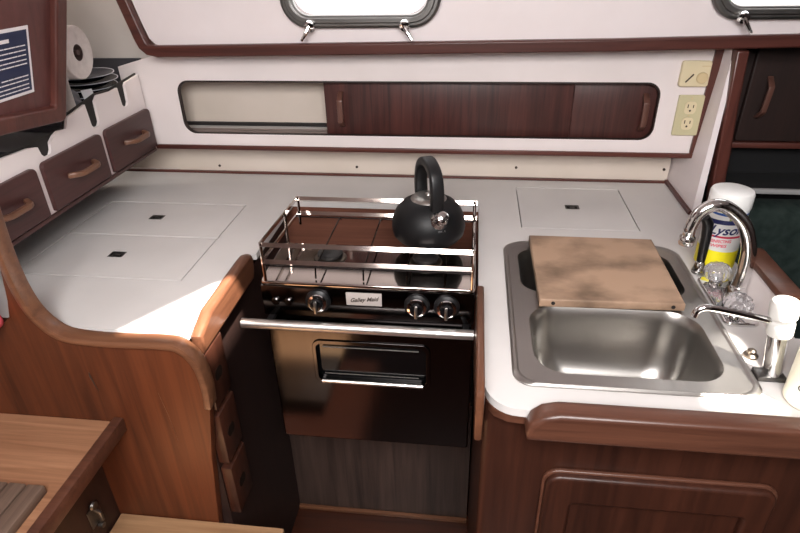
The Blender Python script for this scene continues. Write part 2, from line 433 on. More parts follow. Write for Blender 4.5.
# ------------------------------------------------------------------ back locker with sliding doors
lk = thing('galley_locker', 'long white wall locker with rounded slot above the stove', 'locker', (0, 1.45, 1.025))
slot = rrect(-.754, .434, 1.066, 1.203, .032, 8)
MB().plate([(-.90, 1.024), (.5415, 1.024), (.5485, 1.30), (-.80, 1.30), (-.80, 1.262), (-.90, 1.236)], [slot], .012, XZ(1.452)).build('locker_face', W['white_face'], lk)
lb = MB()
lb.box(-.80, .50, 1.453, 1.562, 1.030, 1.060)
lb.box(-.80, .50, 1.453, 1.562, 1.222, 1.232)
lb.box(-.81, -.80, 1.453, 1.562, 1.030, 1.232)
lb.box(.50, .51, 1.453, 1.562, 1.030, 1.232)
lb.build('locker_shell', W['hull_liner'], lk)
MB().box(-.80, .50, 1.545, 1.560, 1.0605, 1.2215).build('locker_back', W['cream_paint'], lk)
for z, n in ((1.0603, 'lower_track'), (1.2095, 'upper_track')):
    hh = .004 if z < 1.1 else .012
    b = MB(); b.box(-.799, .499, 1.4535, 1.498, z, z + .0006 if z < 1.1 else z + .012); b.box(-.799, .499, 1.4535, 1.4565, z, z + hh); b.box(-.799, .499, 1.4745, 1.4775, z, z + hh); b.box(-.799, .499, 1.4950, 1.498, z, z + hh)
    b.build(n, W['track_grey'] if z < 1.1 else W['trim_wood'], lk)
MB().box(-.799, .499, 1.5360, 1.5448, 1.0605, 1.0690).build('back_bead', W['dark_gap'], lk)
MB().plate(slot, [rrect(-.7505, .4305, 1.0675, 1.1985, .0290, 8)], .0122, XZ(1.4525)).build('slot_shade_ring', W['dark_wood'], lk)  # thin dark ring standing in for the shade along the slot's edge
def pull_z(x, y, z0, z1, parent, r=.007, out=.022, tilt=0):
    b = MB(); n = 10; pts = []
    for k in range(n + 1):
        a = k / n; pts.append((x + tilt * (a - .5), y - out * min(1, sin(pi * a) * 1.8), z0 + (z1 - z0) * a))
    b.bar(pts, (1, 0, 0), r * 2, .008); b.bevel(.002, 2)
    return b.build('handle', W['handle_wood_z'], parent)
def slider(x0, x1, y, hx):
    d = MB().box(x0, x1, y, y + .014, 1.0650, 1.2080, .001).build('sliding_door', W['door_wood'], lk)
    pull_z(hx, y, 1.086, 1.172, d)
slider(-.374, .2395, 1.4585, -.331)
slider(.2405, .498, 1.4585, .406)
MB().box(-.842, .545, 1.4325, 1.4395, 1.0245, 1.0365, .002).build('lower_bead', W['trim_wood'], lk)
bd = MB().bar([(.5345, 1.4365, 1.0375), (.5405, 1.4365, 1.285)], (1, 0, 0), .017, .007); bd.build('side_bead', W['trim_wood_z'], lk)

# switch plate and outlet on the locker face
sw = thing('wall_switch', 'cream control plate with slanted slot and round knob above the outlet', 'switch', (.5, 1.44, 1.195))
MB().plate(rrect(.4655, .5295, 1.1955, 1.2525, .006), [], .011, XZ(1.4398), .003).build('switch_plate', W['cream_plastic'], sw)
MB().lathe([(.0125, 0), (.0125, .004), (.011, .0055), (.006, .0058)], (.513, 1.4288, 1.216), (0, -1, 0), 28).build('knob', W['ivory_dark'], sw)
MB().bar([(.479, 1.4287, 1.206), (.494, 1.4287, 1.224)], (0, 1, 0), .0022, .003).build('lever', W['slot_dark'], sw)
MB().box(.508, .527, 1.4284, 1.4289, 1.2405, 1.2425).build('marking', W['ivory_dark'], sw)
ol = thing('wall_outlet', 'ivory double power outlet below the cream control plate', 'outlet', (.5, 1.44, 1.08))
MB().plate(rrect(.4745, .5325, 1.081, 1.176, .003), [], .007, XZ(1.4398), .002).build('outlet_plate', W['olive_plastic'], ol)
for zc in (1.1475, 1.1105):
    r = MB().plate(rrect(.4905, .5165, zc - .0145, zc + .0145, .009), [], .0022, XZ(1.4328)).build('receptacle', W['cream_plastic'], ol)
    s = MB(); s.box(.4965, .4985, 1.4300, 1.4309, zc, zc + .008); s.box(.5085, .5105, 1.4300, 1.4309, zc, zc + .007)
    s.lathe([(.0024, 0), (.0024, .0008)], (.5035, 1.4308, zc - .0065), (0, -1, 0), 12)
    s.build('slot', W['slot_dark'], r)
for zc in (1.129, 1.1685):
    MB().lathe([(.002, 0), (.002, .0012)], (.5035, 1.4328, zc), (0, -1, 0), 10).build('screw', W['ivory_dark'], ol)

# ------------------------------------------------------------------ drawer bank on the left
db = thing('drawer_bank', 'white bank of three dark drawers with notched bins along the left wall', 'drawers', (-.9, 1.1, 1.03))
prof = [(.776, 1.030), (1.431, 1.030), (1.431, 1.219), (1.368, 1.213)]
def notch(y, zt, zb, w=.019):
    return [(y + w, zt - .004), (y + w * .8, zb + .008), (y + w * .4, zb), (y - w * .4, zb), (y - w * .8, zb + .008), (y - w, zt - .002)]
prof += notch(1.345, 1.211, 1.160, .017) + [(1.300, 1.207), (1.245, 1.211)] + notch(1.212, 1.205, 1.148) + [(1.165, 1.199), (1.125, 1.193), (1.112, 1.172), (1.085, 1.176), (1.068, 1.171)] + notch(1.035, 1.166, 1.140) + [(.99, 1.170), (.92, 1.174), (.776, 1.174)]
MB().plate(prof, [], .006, YZ(-.851)).build('bank_face', W['white_face'], db)
MB().plate([(.776, 1.032), (1.431, 1.032), (1.431, 1.2225), (1.30, 1.2115), (1.245, 1.2145), (1.165, 1.2025), (1.125, 1.1965), (1.112, 1.1755), (.99, 1.1735), (.92, 1.1775), (.776, 1.1775)], [], .004, YZ(-.8555)).build('bin_edging', W['dark_gap'], db)
b = MB(); b.box(-1.29, -.856, .778, 1.431, 1.0305, 1.0405); b.box(-1.29, -.856, .778, 1.431, 1.128, 1.136); b.box(-1.29, -.856, .778, .79, 1.041, 1.16)
b.build('bank_shell', W['bin_lining'], db)
MB().box(-1.29, -.904, 1.5535, 1.5645, 1.03, 1.236).build('bin_back', W['bin_lining'], db)
MB().box(-.862, -.8405, .778, 1.431, 1.0205, 1.0300, .002).build('bottom_bead', W['drawer_wood'], db)
for y in (1.215, 1.03):
    MB().box(-1.28, -.857, y - .005, y + .005, 1.1365, 1.15).build('bin_divider', W['bin_lining'], db)
def drawer(y0, y1):
    d = MB().plate(rrect(y0, y1, 1.0345, 1.136, (.003, .003, .012, .012)), [], .010, YZ(-.8448), .002).build('drawer', W['drawer_wood'], db)
    yc = (y0 + y1) / 2 + .004; z = 1.088; n = 12; pts = []
    for k in range(n + 1):
        a = k / n; pts.append((-.8350 + .024 * min(1, sin(pi * a) * 1.7), yc - .046 + .092 * a, z))
    h = MB().bar(pts, (0, 0, 1), .011, .011); h.bevel(.003, 2)
    h.build('handle', W['handle_wood'], d)
drawer(1.2235, 1.428); drawer(1.000, 1.205); drawer(.779, .981)

# plates in the far bin, and the cloth in front of them
ords = ['lowest navy plate of the stack in the corner bin', 'second navy plate from the bottom of the stack in the corner bin', 'third navy plate from the bottom of the stack in the corner bin', 'middle navy plate of the stack in the corner bin',
        'third navy plate from the top of the stack in the corner bin', 'second navy plate from the top of the stack in the corner bin', 'topmost navy plate with pale rim in the corner bin']
for k in range(7):
    z = 1.1365 + .0145 * k; px_, py_ = -.94 + .003 * (k % 2), 1.352 + .003 * (k % 3)
    p = thing('dinner_plate', ords[k], 'plate', (px_, py_, z), 'navy plates in the corner bin')
    MB().lathe([(.03, 0), (.045, 0), (.052, .004), (.064, .009), (.069, .0115), (.069, .0135), (.064, .0118), (.05, .0065), (.0, .0045)], (px_, py_, z), seg=40, capt=False).build('plate_body', W['plate_blue'], p)
    MB().lathe([(.0685, .0116), (.0705, .0122), (.0705, .0142), (.0685, .0138)], (px_, py_, z), seg=40, capt=False, capb=False).build('plate_rim', W['plate_rim'], p)
gc = thing('folded_cloth', 'folded grey cloth with white tag in front of the navy plates', 'cloth', (-.93, 1.265, 1.137))
g = bmesh.new(); bmesh.ops.create_icosphere(g, subdivisions=4, radius=1)
for v in g.verts:
    n = .12 * sin(5 * v.co.x + 2) * cos(4 * v.co.y) + .08 * sin(9 * v.co.z + 3 * v.co.y)
    v.co = Vector((-.938, 1.242, 1.137)) + Vector((v.co.x * .055 * (1 + n), v.co.y * .030 * (1 + n), max(0, .045 + v.co.z * .045 * (1 + n))))
MB().add(g).build('cloth_body', W['grey_cloth'], gc, 60)
MB().box(-.012, .012, -.001, .001, -.013, .013, 0, mat=Matrix.Translation((-.878, 1.262, 1.207)) @ Matrix.Rotation(.9, 4, 'Z') @ Matrix.Rotation(-.5, 4, 'X')).build('cloth_tag', W['white_tag'], gc)

# paper towel
pt = thing('paper_towel_roll', 'white paper towel roll hanging beside the brown locker', 'paper towel', (-.95, 1.232, 1.24))
c = Vector((-.857, 1.238, 1.304)); ax = Vector((-1, -.05, 0)).normalized()
MB().lathe([(.0175, .0), (.054, 0), (.0555, .002), (.0555, .24), (.054, .242), (.0175, .242)], c, ax, 48, False, False).build('paper', W['paper'], pt)
MB().lathe([(.0175, .001), (.0175, .241), (.0165, .241), (.0165, .001), (.0175, .001)], c, ax, 32, False, False).build('cardboard_core', W['core'], pt)
sh = MB(); pts = [c + Vector((-.106, -.0525, .02)), c + Vector((-.106, -.0565, 0)), c + Vector((-.106, -.0565, -.03)), c + Vector((-.106, -.0555, -.075)), c + Vector((-.106, -.053, -.115))]
sh.bar(pts, (1, 0, 0), .206, .0012); sh.build('hanging_sheet', W['paper'], pt)
MB().cyl(c + ax * .0, c + ax * .40, .006, None, 12).build('dowel', W['core'], pt)

# overhead locker with placard (leans inboard with the hull)
P0 = Vector((-.8, 1.062, 1.204)); V1 = Vector((0, -.99236, .12334)); U1 = Vector((.24259, .11966, .96272)); NN = Vector((.97013, -.02992, -.24073))
LP = lambda off: (lambda u, v, w: tuple(P0 + V1 * u + U1 * v + NN * (w + off)))
ov = thing('overhead_locker', 'reddish brown wooden locker at upper left with navy notice', 'locker', (-.9, .95, 1.25))
MB().plate(rrect(.0, .62, .0, .40, .012), [rrect(.0305, .5895, .0305, .3695, .006)], .022, LP(-.022), .004).build('face_frame', W['trim_wood_z'], ov)
MB().plate(rrect(.026, .594, .026, .374, .002), [], .008, LP(-.021)).build('locker_panel', W['locker_wood'], ov)
MB().plate(rrect(.004, .616, .004, .396, .004), [], .20, LP(-.223)).build('locker_box', W['locker_wood'], ov)
nt = thing('notice', 'navy notice with white border and white lines of print', 'sign', tuple(P0 + V1 * .2 + U1 * .065), None)
a = -.12
def NF(off):
    def f(u, v, w):
        uu = .177 + u * cos(a) - v * sin(a); vv = .1095 + u * sin(a) + v * cos(a)
        return tuple(P0 + V1 * uu + U1 * vv + NN * (w + off))
    return f
MB().plate([(-.094, -.058), (.094, -.058), (.094, .058), (-.094, .058)], [], .0016, LP(-.0128) if False else NF(-.0128)).build('notice_board', W['white_print'], nt)
MB().plate([(-.0885, -.0525), (.0885, -.0525), (.0885, .0525), (-.0885, .0525)], [], .0005, NF(-.0112)).build('notice_field', W['navy_print'], nt)
ln = MB(); rows = [.026, .018, .010, .002, -.005, -.026, -.033, -.041, -.048]
ln.plate([(-.045, .036), (.045, .036), (.045, .042), (-.045, .042)], [], .0003, NF(-.0107))
for i, z in enumerate(rows):
    u = -.082
    end = .082 if i not in (5,) else -.02
    while u < end:
        wv = random.uniform(.008, .02)
        ln.plate([(u, z), (min(u + wv, end + .002), z), (min(u + wv, end + .002), z + .0017), (u, z + .0017)], [], .0003, NF(-.0107)); u += wv + .0012
for (u0, u1, z) in ((-.08, -.045, -.006), (-.08, -.05, -.0175)):
    pass
ln.build('notice_print', W['white_print'], nt)

# ------------------------------------------------------------------ left end panel, bench, step
ep = thing('end_panel', 'curved reddish brown end panel closing the left counter', 'panel', (-.75, .755, 0))
inner = smooth_path([(-.735, 1.20, 0), (-.742, 1.12, 0), (-.744, 1.06, 0), (-.740, 1.0, 0), (-.726, .955, 0), (-.694, .921, 0), (-.64, .912, 0), (-.57, .912, 0), (-.51, .913, 0), (-.479, .907, 0), (-.456, .876, 0), (-.449, .825, 0), (-.452, .775, 0)], 5)
inner = [(p.x, p.y) for p in inner]
outl = [(-1.28, .0), (-1.28, .935), (-.80, .935), (-.782, .95), (-.772, .985), (-.762, 1.04), (-.757, 1.10), (-.752, 1.20)] + inner + [(-.473, .645), (-.496, .433), (-.50, .0)]
MB().plate(outl, [], .02, XZ(.7645), .001).build('panel_board', W['panel_wood'], ep)
cap = MB(); cap.bar([(x, .7485, z + .0) for x, z in inner], (0, 1, 0), .031, .014); cap.bevel(.004, 2)
cap.build('cap_trim', W['cap_wood'], ep)
b = MB(); b.tube([(-.668, .7437, .838), (-.668, .7435, .83), (-.664, .7436, .806), (-.661, .7438, .795)], [.0006, .0016, .0008, .0003], 8)
b.build('scratch', W['slot_dark'], ep)
b = MB(); b.tube([(-.545, .7440, .80), (-.537, .7440, .74), (-.533, .7440, .68)], [.0003, .0007, .0003], 6)
b.build('scratch', W['cap_wood'], ep)

pc = thing('folded_towel', 'pale towel folded over a pink one at the left edge behind the curved upright', 'towel', (-.86, .71, .936))
MB().box(-.93, -.787, .66, .7435, .9355, .965, .012, 4).build('pink_fold', W['pink_cloth'], pc)
MB().box(-.925, -.79, .665, .7430, .9655, 1.03, .016, 4).build('pale_fold', W['pale_cloth'], pc)

bn = thing('bench', 'pale brown wooden bench top with raised lip at lower left', 'bench', (-.9, .5, 0))
MB().box(-1.28, -.652, .15, .7440, .700, .720, .002).build('bench_top', W['bench_wood'], bn)
MB().box(-.650, -.630, .15, .7440, .700, .7325, .003).build('edge_lip', W['cabinet_rail'], bn)
MB().box(-.735, -.715, .15, .7440, .0, .6995).build('side_panel', W['bench_dark'], bn)
b = MB(); b.box(-.7145, -.7115, .665, .70, .50, .545, .001); b.tube([(-.708, .682, .54), (-.70, .682, .532), (-.70, .682, .51), (-.708, .682, .502)], .004, 10)
b.lathe([(.008, 0), (.01, .004), (.008, .008)], (-.7115, .682, .551), (1, 0, 0), 16); b.lathe([(.006, 0), (.006, .01)], (-.7115, .682, .494), (1, 0, 0), 12)
b.build('catch', W['port_metal'], bn)
sg = thing('slatted_grate', 'small greyish slatted wood grate lying on the bench', 'grate', (-.72, .45, .72))
for x0, x1 in ((-.704, -.674), (-.737, -.707), (-.770, -.740), (-.803, -.773), (-.836, -.806)):
    MB().box(x0, x1, .26, .578, .7205, .738, .002).build('slat', W['slat_wood'], sg)
ss = thing('step_board', 'pale wooden step board at the foot of the end panel', 'step', (-.53, .6, .42))
MB().box(-.712, -.352, .42, .7435, .424, .450, .004).build('tread', W['step_wood'], ss)
MB().box(-.70, -.365, .70, .7435, .395, .4235).build('cleat', W['bench_dark'], ss)

# ------------------------------------------------------------------ left drawer cabinet beside the stove
dc = thing('drawer_cabinet', 'dark cabinet with three small drawers under the left counter', 'cabinet', (-.7, 1.0, 0))
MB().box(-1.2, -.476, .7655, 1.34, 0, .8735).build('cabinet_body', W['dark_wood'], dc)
for z0, z1 in ((.742, .8725), (.600, .728), (.452, .586)):
    d = MB().box(-.4755, -.452, .7665, .842, z0, z1, .004).build('drawer', W['cabinet_wood'], dc)
    m = MB(); m.plate(rrect(.785, .815, (z0 + z1) / 2 - .012, (z0 + z1) / 2 + .012, .010), [], .0012, YZ(-.4525)); m.build('finger_hole', W['hole_dark'], d)

# ------------------------------------------------------------------ kick panel under the stove
struct(MB().box(-.475, .03, 1.14, 1.155, 0, .45).build('wall_recess', W['kick_wood']))
struct(MB().box(-.475, .03, 1.346, 1.356, .45, .9045).build('wall_recess_upper', W['recess_wood']))
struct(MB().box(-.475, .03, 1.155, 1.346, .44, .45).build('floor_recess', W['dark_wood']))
struct(MB().box(-.475, .03, 1.128, 1.1395, 0, .012, .002).build('trim_5', W['cap_wood']))

# ------------------------------------------------------------------ stove
st = thing('stove', 'polished steel two burner gimballed stove with oven between the counters', 'stove', (-.19, 1.05, .51))
X0, X1, YF, YB, YC = -.400, .0185, .932, 1.195, 1.098
MB().box(X0 + .004, X1 - .004, YF + .018, YC - .002, .52, .9215).build('oven_body', W['steel_dark'], st)
tp = MB(); tp.plate(rrect(X0, X1, YF, YC, .012), [], .009, XY(.922), .003); tp.build('cooktop', W['steel_mirror'], st)
MB().box(X0, X1, YF, YF + .017, .852, .9215, .003).build('control_panel', W['steel_dark'], st)
# fiddle rails in flat polished bar
tilt = (0, .46, .89)
for z in (1.009, .973):
    MB().bar([(X0 + .012, YF + .004, z), (X1 - .006, YF + .004, z)], tilt, .0085, .003).build('fiddle_bar', W['steel_mirror'], st)
    MB().bar([(X0 + .006, YB - .002, z - .014), (X1, YB - .002, z - .014)], tilt, .0085, .003).build('fiddle_bar', W['steel_mirror'], st)
for x in (X0 + .010, X1 - .004):
    for z0 in (1.009, .973):
        MB().bar([(x, YF + .004, z0), (x, (YF + YB) / 2, z0 - .007), (x, YB - .002, z0 - .014)], (0, 0, 1), .0075, .003).build('side_rail', W['steel_mirror'], st)
for x in (X0 + .012, X1 - .006):
    for y, z, zb in ((YF + .004, 1.013, .9305), (YC - .006, 1.005, .9305), (YB - .002, .999, .930)):
        MB().tube([(x, y, zb), (x, y, z)], .0032, 10).build('rail_post', W['steel_mirror'], st)
# burners, grate wires
for bx in (-.281, -.083):
    bu = MB(); bu.lathe([(.034, 0), (.032, .003), (.026, .004)], (bx, 1.035, .9312), seg=36); bn_ = bu.build('burner', W['burner_brass'], st)
    MB().lathe([(.022, 0), (.026, .003), (.026, .009), (.021, .012), (.006, .013)], (bx, 1.035, .9354), seg=32).build('burner_cap', W['black_iron'], bn_)
for gx in (-.290, -.196, -.112, -.040):
    MB().tube([(gx, YF + .014, .9335), (gx, YF + .018, .956), (gx, YB - .016, .956), (gx, YB - .004, .946)], .0017, 8).build('grate_wire', W['steel_dark'], st)
for y in (YF + .018, YB - .016):
    MB().tube([(X0 + .011, y, .956), (X1 - .006, y, .956)], .0017, 8).build('grate_wire', W['steel_dark'], st)
# knobs
for kx in (-.285, -.091, -.034):
    kn = MB(); kn.lathe([(.0248, 0), (.0248, .006), (.0215, .009), (.0198, .011)], (kx, YF, .893), (0, -1, 0), 32)
    ko = kn.build('knob', W['black'], st)
    MB().lathe([(.0195, .0105), (.0185, .014), (.0140, .015)], (kx, YF, .893), (0, -1, 0), 32, False, False).build('knob_ring', W['chrome'], ko)
    MB().lathe([(.0135, .0110), (.0125, .020), (.0115, .023), (.005, .024)], (kx, YF, .893), (0, -1, 0), 32).build('knob_cap', W['black_gloss'], ko)
    MB().box(kx - .0028, kx + .0028, YF - .030, YF - .0235, .879, .905, .0015).build('knob_pointer', W['steel_brushed'], ko)
for ix in (-.372, -.346):
    MB().lathe([(.0085, 0), (.0085, .003), (.006, .005)], (ix, YF, .887), (0, -1, 0), 20).build('button', W['steel_dark'], st)
MB().box(-.229, -.159, YF - .0032, YF - .0002, .8865, .9150, .001).build('nameplate', W['tag_metal'], st)
def nf(u, v, w): return (-.194 + u, YF - .0032 - w, .9005 + v + u * .10)
MB().addmesh(text_mesh('Galley Maid', .0125, nf, .35, .0006, .0003, .056)).build('nameplate_text', W['print_dark'], st)
# hand bar
hb = MB(); hb.tube([(-.438, .905, .8480), (.019, .905, .8480)], .0100, 20); hb.build('hand_bar', W['bar_steel'], st)
for x in (-.385, .004):
    MB().box(x - .006, x + .006, .908, YF + .012, .8425, .8525, .001).build('bar_bracket', W['black'], st)
# oven door
wi = rrect(-.303, -.071, .690, .789, .014, 6)
od = MB().plate(rrect(X0 + .002, X1, .517, .832, .006), [wi], .016, XZ(YF + .0170), .003).build('oven_door', W['steel_dark'], st)
MB().plate(rrect(-.310, -.064, .684, .795, .016, 6), [], .004, XZ(YF + .0172 - .001)).build('oven_window', W['oven_glass'], od)
MB().plate(rrect(-.309, -.065, .683, .796, .018, 6), [rrect(-.301, -.073, .692, .787, .012, 6)], .003, XZ(YF + .0008), .001).build('window_bezel', W['steel_dark'], od)
MB().tube([(-.294, YF - .003, .6905), (-.080, YF - .003, .6905)], .0042, 10).build('window_sill', W['bar_steel'], od)
b = MB()
for z in (.772, .702): b.tube([(-.29, YF + .0095, z), (-.09, YF + .0095, z)], .0013, 8)
b.build('oven_rack', W['steel_brushed'], od)

# kettle
kt = thing('kettle', 'round black whistling kettle on the right rear of the stove', 'kettle', (-.082, 1.098, .9585))
kc = (-.082, 1.098, .9580)
MB().lathe([(.052, 0), (.066, .002), (.0735, .011), (.0765, .027), (.0745, .045), (.067, .063), (.054, .077), (.042, .084), (.036, .0865)], kc, seg=56).build('kettle_body', W['kettle_black'], kt, 50)
MB().lathe([(.037, .0860), (.034, .090), (.022, .0935), (.008, .095), (.006, .099), (.004, .101)], kc, seg=40).build('kettle_lid', W['steel_brushed'], kt, 50)
th = radians(-66)                                # spout side, towards the viewer and a little right
hd = Vector((cos(th), sin(th), 0)); kc_ = Vector(kc)
hp = smooth_path([kc_ + hd * .047 + Vector((0, 0, .077)), kc_ + hd * .050 + Vector((0, 0, .110)), kc_ + hd * .038 + Vector((0, 0, .148)), kc_ + Vector((0, 0, .164)),
                  kc_ - hd * .034 + Vector((0, 0, .150)), kc_ - hd * .048 + Vector((0, 0, .115)), kc_ - hd * .046 + Vector((0, 0, .078))], 7)
side = Vector((-hd.y, hd.x, 0))
h = MB().bar(hp, side, .026, .017); h.bevel(.006, 3, 50); h.build('kettle_handle', W['black'], kt, 50)
sp0 = kc_ + hd * .060 + Vector((0, 0, .062)); spd = (hd * .8 + Vector((0, 0, .6))).normalized()
MB().lathe([(.022, 0), (.021, .006), (.0155, .014), (.0135, .020)], sp0 - spd * .006, spd, 28).build('spout', W['chrome'], kt)
MB().lathe([(.012, .0), (.0145, .007), (.0115, .015), (.004, .019)], sp0 + spd * .0145, spd, 24).build('whistle', W['chrome'], kt)
def kf(u, v, w):
    a2 = th + u / .075; r = .0775 - v * .25 + .0006
    return (kc[0] + r * cos(a2), kc[1] + r * sin(a2), kc[2] + .047 + v)
MB().addmesh(text_mesh('mr. c', .0075, kf, 0, .0004)).build('kettle_mark', W['grey_edge'], kt)

# ------------------------------------------------------------------ sink cabinet
sc = thing('sink_cabinet', 'reddish brown cabinet with panelled door under the sink', 'cabinet', (.3, .9, 0))
cb = MB(); cb.plate([(.0345, 1.33), (.0345, .672)] + [(.0345 + .014 * (1 - cos(a)), .672 - .014 * sin(a)) for a in [k * pi / 12 for k in range(1, 7)]] + [(.66, .658), (.66, .678), (.05, .678), (.05, 1.33)], [], .905, XY(0))
cb.build('cabinet_body', W['cabinet_wood'], sc)
MB().plate([(.0337, .71), (.0337, .69), (.038, .665), (.049, .648), (.068, .638), (.092, .6355), (.66, .6355), (.66, .6575), (.048, .6575), (.0342, .672), (.0342, .71)], [], .014, XY(.8915)).build('edge_band', W['cabinet_rail'], sc)
fo = rrect(.136, .476, .26, .781, .024, 6); fi = rrect(.180, .437, .30, .7215, .006, 3)
d = MB().plate(fo, [fi], .018, XZ(.6578), .006).build('door', W['cabinet_wood'], sc)
MB().plate(rrect(.172, .445, .29, .730, .003, 2), [], .006, XZ(.6577)).build('door_panel', W['cabinet_wood'], d)
mo = MB(); mo.plate(rrect(.132, .480, .256, .785, .026, 6), [rrect(.142, .470, .266, .775, .020, 6)], .008, XZ(.6577), .003); mo.build('door_moulding', W['cabinet_rail'], d)

# ------------------------------------------------------------------ sink
sk = thing('sink', 'stainless steel double sink set in the right worktop', 'sink', (.26, .92, .78))
RO = rrect(.077, .437, .684, 1.156, (.03, .03, .045, .045), 8)
F = (.113, .400, .716, .902); B = (.106, .408, .950, 1.122)
MB().plate(RO, [rrect(*F, .05, 10), rrect(*B, .04, 10)], .0035, XY(.9202), .0012).build('sink_rim', W['steel_brushed'], sk)
b = MB(); k = RO; n = len(k)
def inset(L, d):
    cx = (.077 + .437) / 2; cy = (.684 + 1.156) / 2
    return [(cx + (x - cx) * (1 - d / .18), cy + (y - cy) * (1 - d / .236)) for x, y in L]
b.loft([[(x, y, .9237) for x, y in RO], [(x, y, .9262) for x, y in inset(RO, .003)], [(x, y, .9262) for x, y in inset(RO, .007)], [(x, y, .9238) for x, y in inset(RO, .010)]], False, False)
b.build('rim_bead', W['steel_brushed'], sk)
def basin(x0, x1, y0, y1, r, dep, name):
    L = []
    for i, (ins, z, rr) in enumerate(((0, .9230, r), (.003, .917, r), (.006, .905, r), (.012, .92 - dep * .6, r), (.018, .92 - dep + .03, r), (.026, .92 - dep + .010, r), (.042, .92 - dep, r - .012), (.10, .92 - dep - .003, .02))):
        ix = min(ins, (x1 - x0) / 2 - .022); iy = min(ins, (y1 - y0) / 2 - .022)
        L.append([(x, y, z) for x, y in rrect(x0 + ix, x1 - ix, y0 + iy, y1 - iy, max(min(rr, (y1 - y0) / 2 - iy - .001, (x1 - x0) / 2 - ix - .001), .01), 10)])
    o = MB().loft(L, False, True).build(name, W['basin_steel'], sk, 60, recalc=False)
    cx, cy = (x0 + x1) / 2, (y0 + y1) / 2
    MB().lathe([(.024, 0), (.024, .003), (.019, .0035), (.017, .001)], (cx, cy, .92 - dep - .0028), seg=28).build('drain', W['chrome'], o)
basin(*F, .05, .13, 'basin'); basin(*B, .04, .13, 'basin')

# chopping board across the rear bowl
cbd = thing('chopping_board', 'worn wooden chopping board lying over the rear sink bowl', 'chopping board', (.26, 1.02, .9265))
bo = [(.132, .893), (.382, .900), (.386, 1.150), (.132, 1.150)]
MB().plate(bo, [], .0165, XY(.9266), .003).build('board', W['board_wood'], cbd)
for x, y in ((.156, .8935), (.362, .8985)):
    MB().lathe([(.0035, 0), (.0035, .0012)], (x, y - .0004, .9362), (0, -1, 0), 12).build('peg_hole', W['dark_gap'], cbd)

# mixer tap
fc = thing('mixer_tap', 'chrome gooseneck mixer tap with two clear knobs', 'tap', (.47, .95, .9205))
MB().plate(rrect(.4405, .498, .868, 1.026, .012), [], .008, XY(.9206), .003).build('deck_plate', W['chrome'], fc)
spx = smooth_path([(.487, .962, .928), (.493, .965, .97), (.491, .968, 1.02), (.472, .970, 1.066), (.440, .972, 1.094), (.414, .972, 1.098), (.394, .971, 1.082), (.386, .970, 1.056), (.385, .970, 1.040)], 6)
rr = [.0135 - .003 * min(1, i / len(spx) * 1.3) for i in range(len(spx))]
MB().tube(spx, rr, 18).build('spout', W['chrome'], fc, 60)
MB().lathe([(.0125, 0), (.0135, .004), (.0135, .014), (.011, .018)], (.385, .970, 1.024), seg=24).build('spout_tip', W['chrome'], fc)
MB().lathe([(.019, 0), (.018, .01), (.0145, .02)], (.487, .962, .9288), seg=24).build('spout_collar', W['chrome'], fc)
def fluted(c, axis, r, hh, lobes=10):
    b = MB(); ax = Vector(axis).normalized(); a = ax.orthogonal().normalized(); dd = ax.cross(a); c = Vector(c); L = []
    for q, z in ((.55, 0), (.85, .15), (1, .45), (.96, .8), (.7, 1)):
        L.append([c + ax * (z * hh) + (a * cos(2 * pi * k / 60) + dd * sin(2 * pi * k / 60)) * r * q * (1 + .06 * cos(lobes * 2 * pi * k / 60)) for k in range(60)])
    return b.loft(L, True, True)
for kx, ky, ax in ((.468, 1.002, (-.1, .1, 1)), (.465, .897, (-.1, -.25, 1))):
    o = fluted((kx, ky, .936), ax, .0225, .030).build('tap_knob', W['acrylic'], fc, 50)
    MB().lathe([(.012, 0), (.011, .008), (.008, .018)], (kx, ky, .9282), ax, 20).build('knob_stem', W['chrome'], o)

# side sprayer
sp = thing('side_sprayer', 'black and chrome side sprayer standing behind the sink corner', 'sprayer', (.450, 1.052, .9205))
MB().lathe([(.0125, 0), (.0125, .003), (.0105, .012), (.0085, .022), (.0075, .024)], (.452, 1.050, .9238), seg=24).build('base', W['chrome'], sp)
MB().tube([(.452, 1.050, .9475), (.4515, 1.050, .97), (.450, 1.049, 1.0), (.446, 1.047, 1.03), (.436, 1.043, 1.045)], [.0075, .0085, .009, .010, .008], 18).build('spray_head', W['black'], sp)

# disinfectant wipes canister
wc = thing('wipes_canister', 'white, blue and yellow wipes canister beside the chrome tap', 'canister', (.497, 1.098, .9205))
wx, wy, wz = .497, 1.098, .9205; wr_ = .0365
MB().lathe([(.034, 0), (wr_, .004), (wr_, .123), (.035, .1245)], (wx, wy, wz), seg=48).build('canister_body', W['plastic_white'], wc)
MB().lathe([(.0375, .1247), (.0385, .128), (.0385, .153), (.0365, .158), (.030, .1605), (.0, .1605)], (wx, wy, wz), seg=48, capt=False).build('canister_cap', W['plastic_white'], wc)
aim = math.atan2(-wy, -wx - .05)
def band(z0, z1, m, name, a0=-pi, a1=pi, r=wr_ + .0004, slope=0):
    b = MB().bm; n = 60; top_, bot = [], []
    full = a1 - a0 >= 2 * pi - .001
    for k in range(n + (0 if full else 1)):
        a = aim + a0 + (a1 - a0) * k / n; s_ = slope * ((k / n) - .5)
        bot.append(b.verts.new((wx + r * cos(a), wy + r * sin(a), wz + z0 + s_))); top_.append(b.verts.new((wx + r * cos(a), wy + r * sin(a), wz + z1 + s_)))
    for k in range(n if full else n):
        k2 = (k + 1) % len(bot); b.faces.new((bot[k], bot[k2], top_[k2], top_[k]))
    o = MB(); o.bm = b; return o.build(name, m, wc, recalc=False)
band(.004, .040, W['label_yellow'], 'label_base')
band(.040, .0425, W['label_yellow'], 'label_edge')
band(.1165, .121, W['label_blue'], 'label_top_stripe')
band(.105, .116, W['label_green'], 'label_side', .25, 2.2, wr_ + .0003)
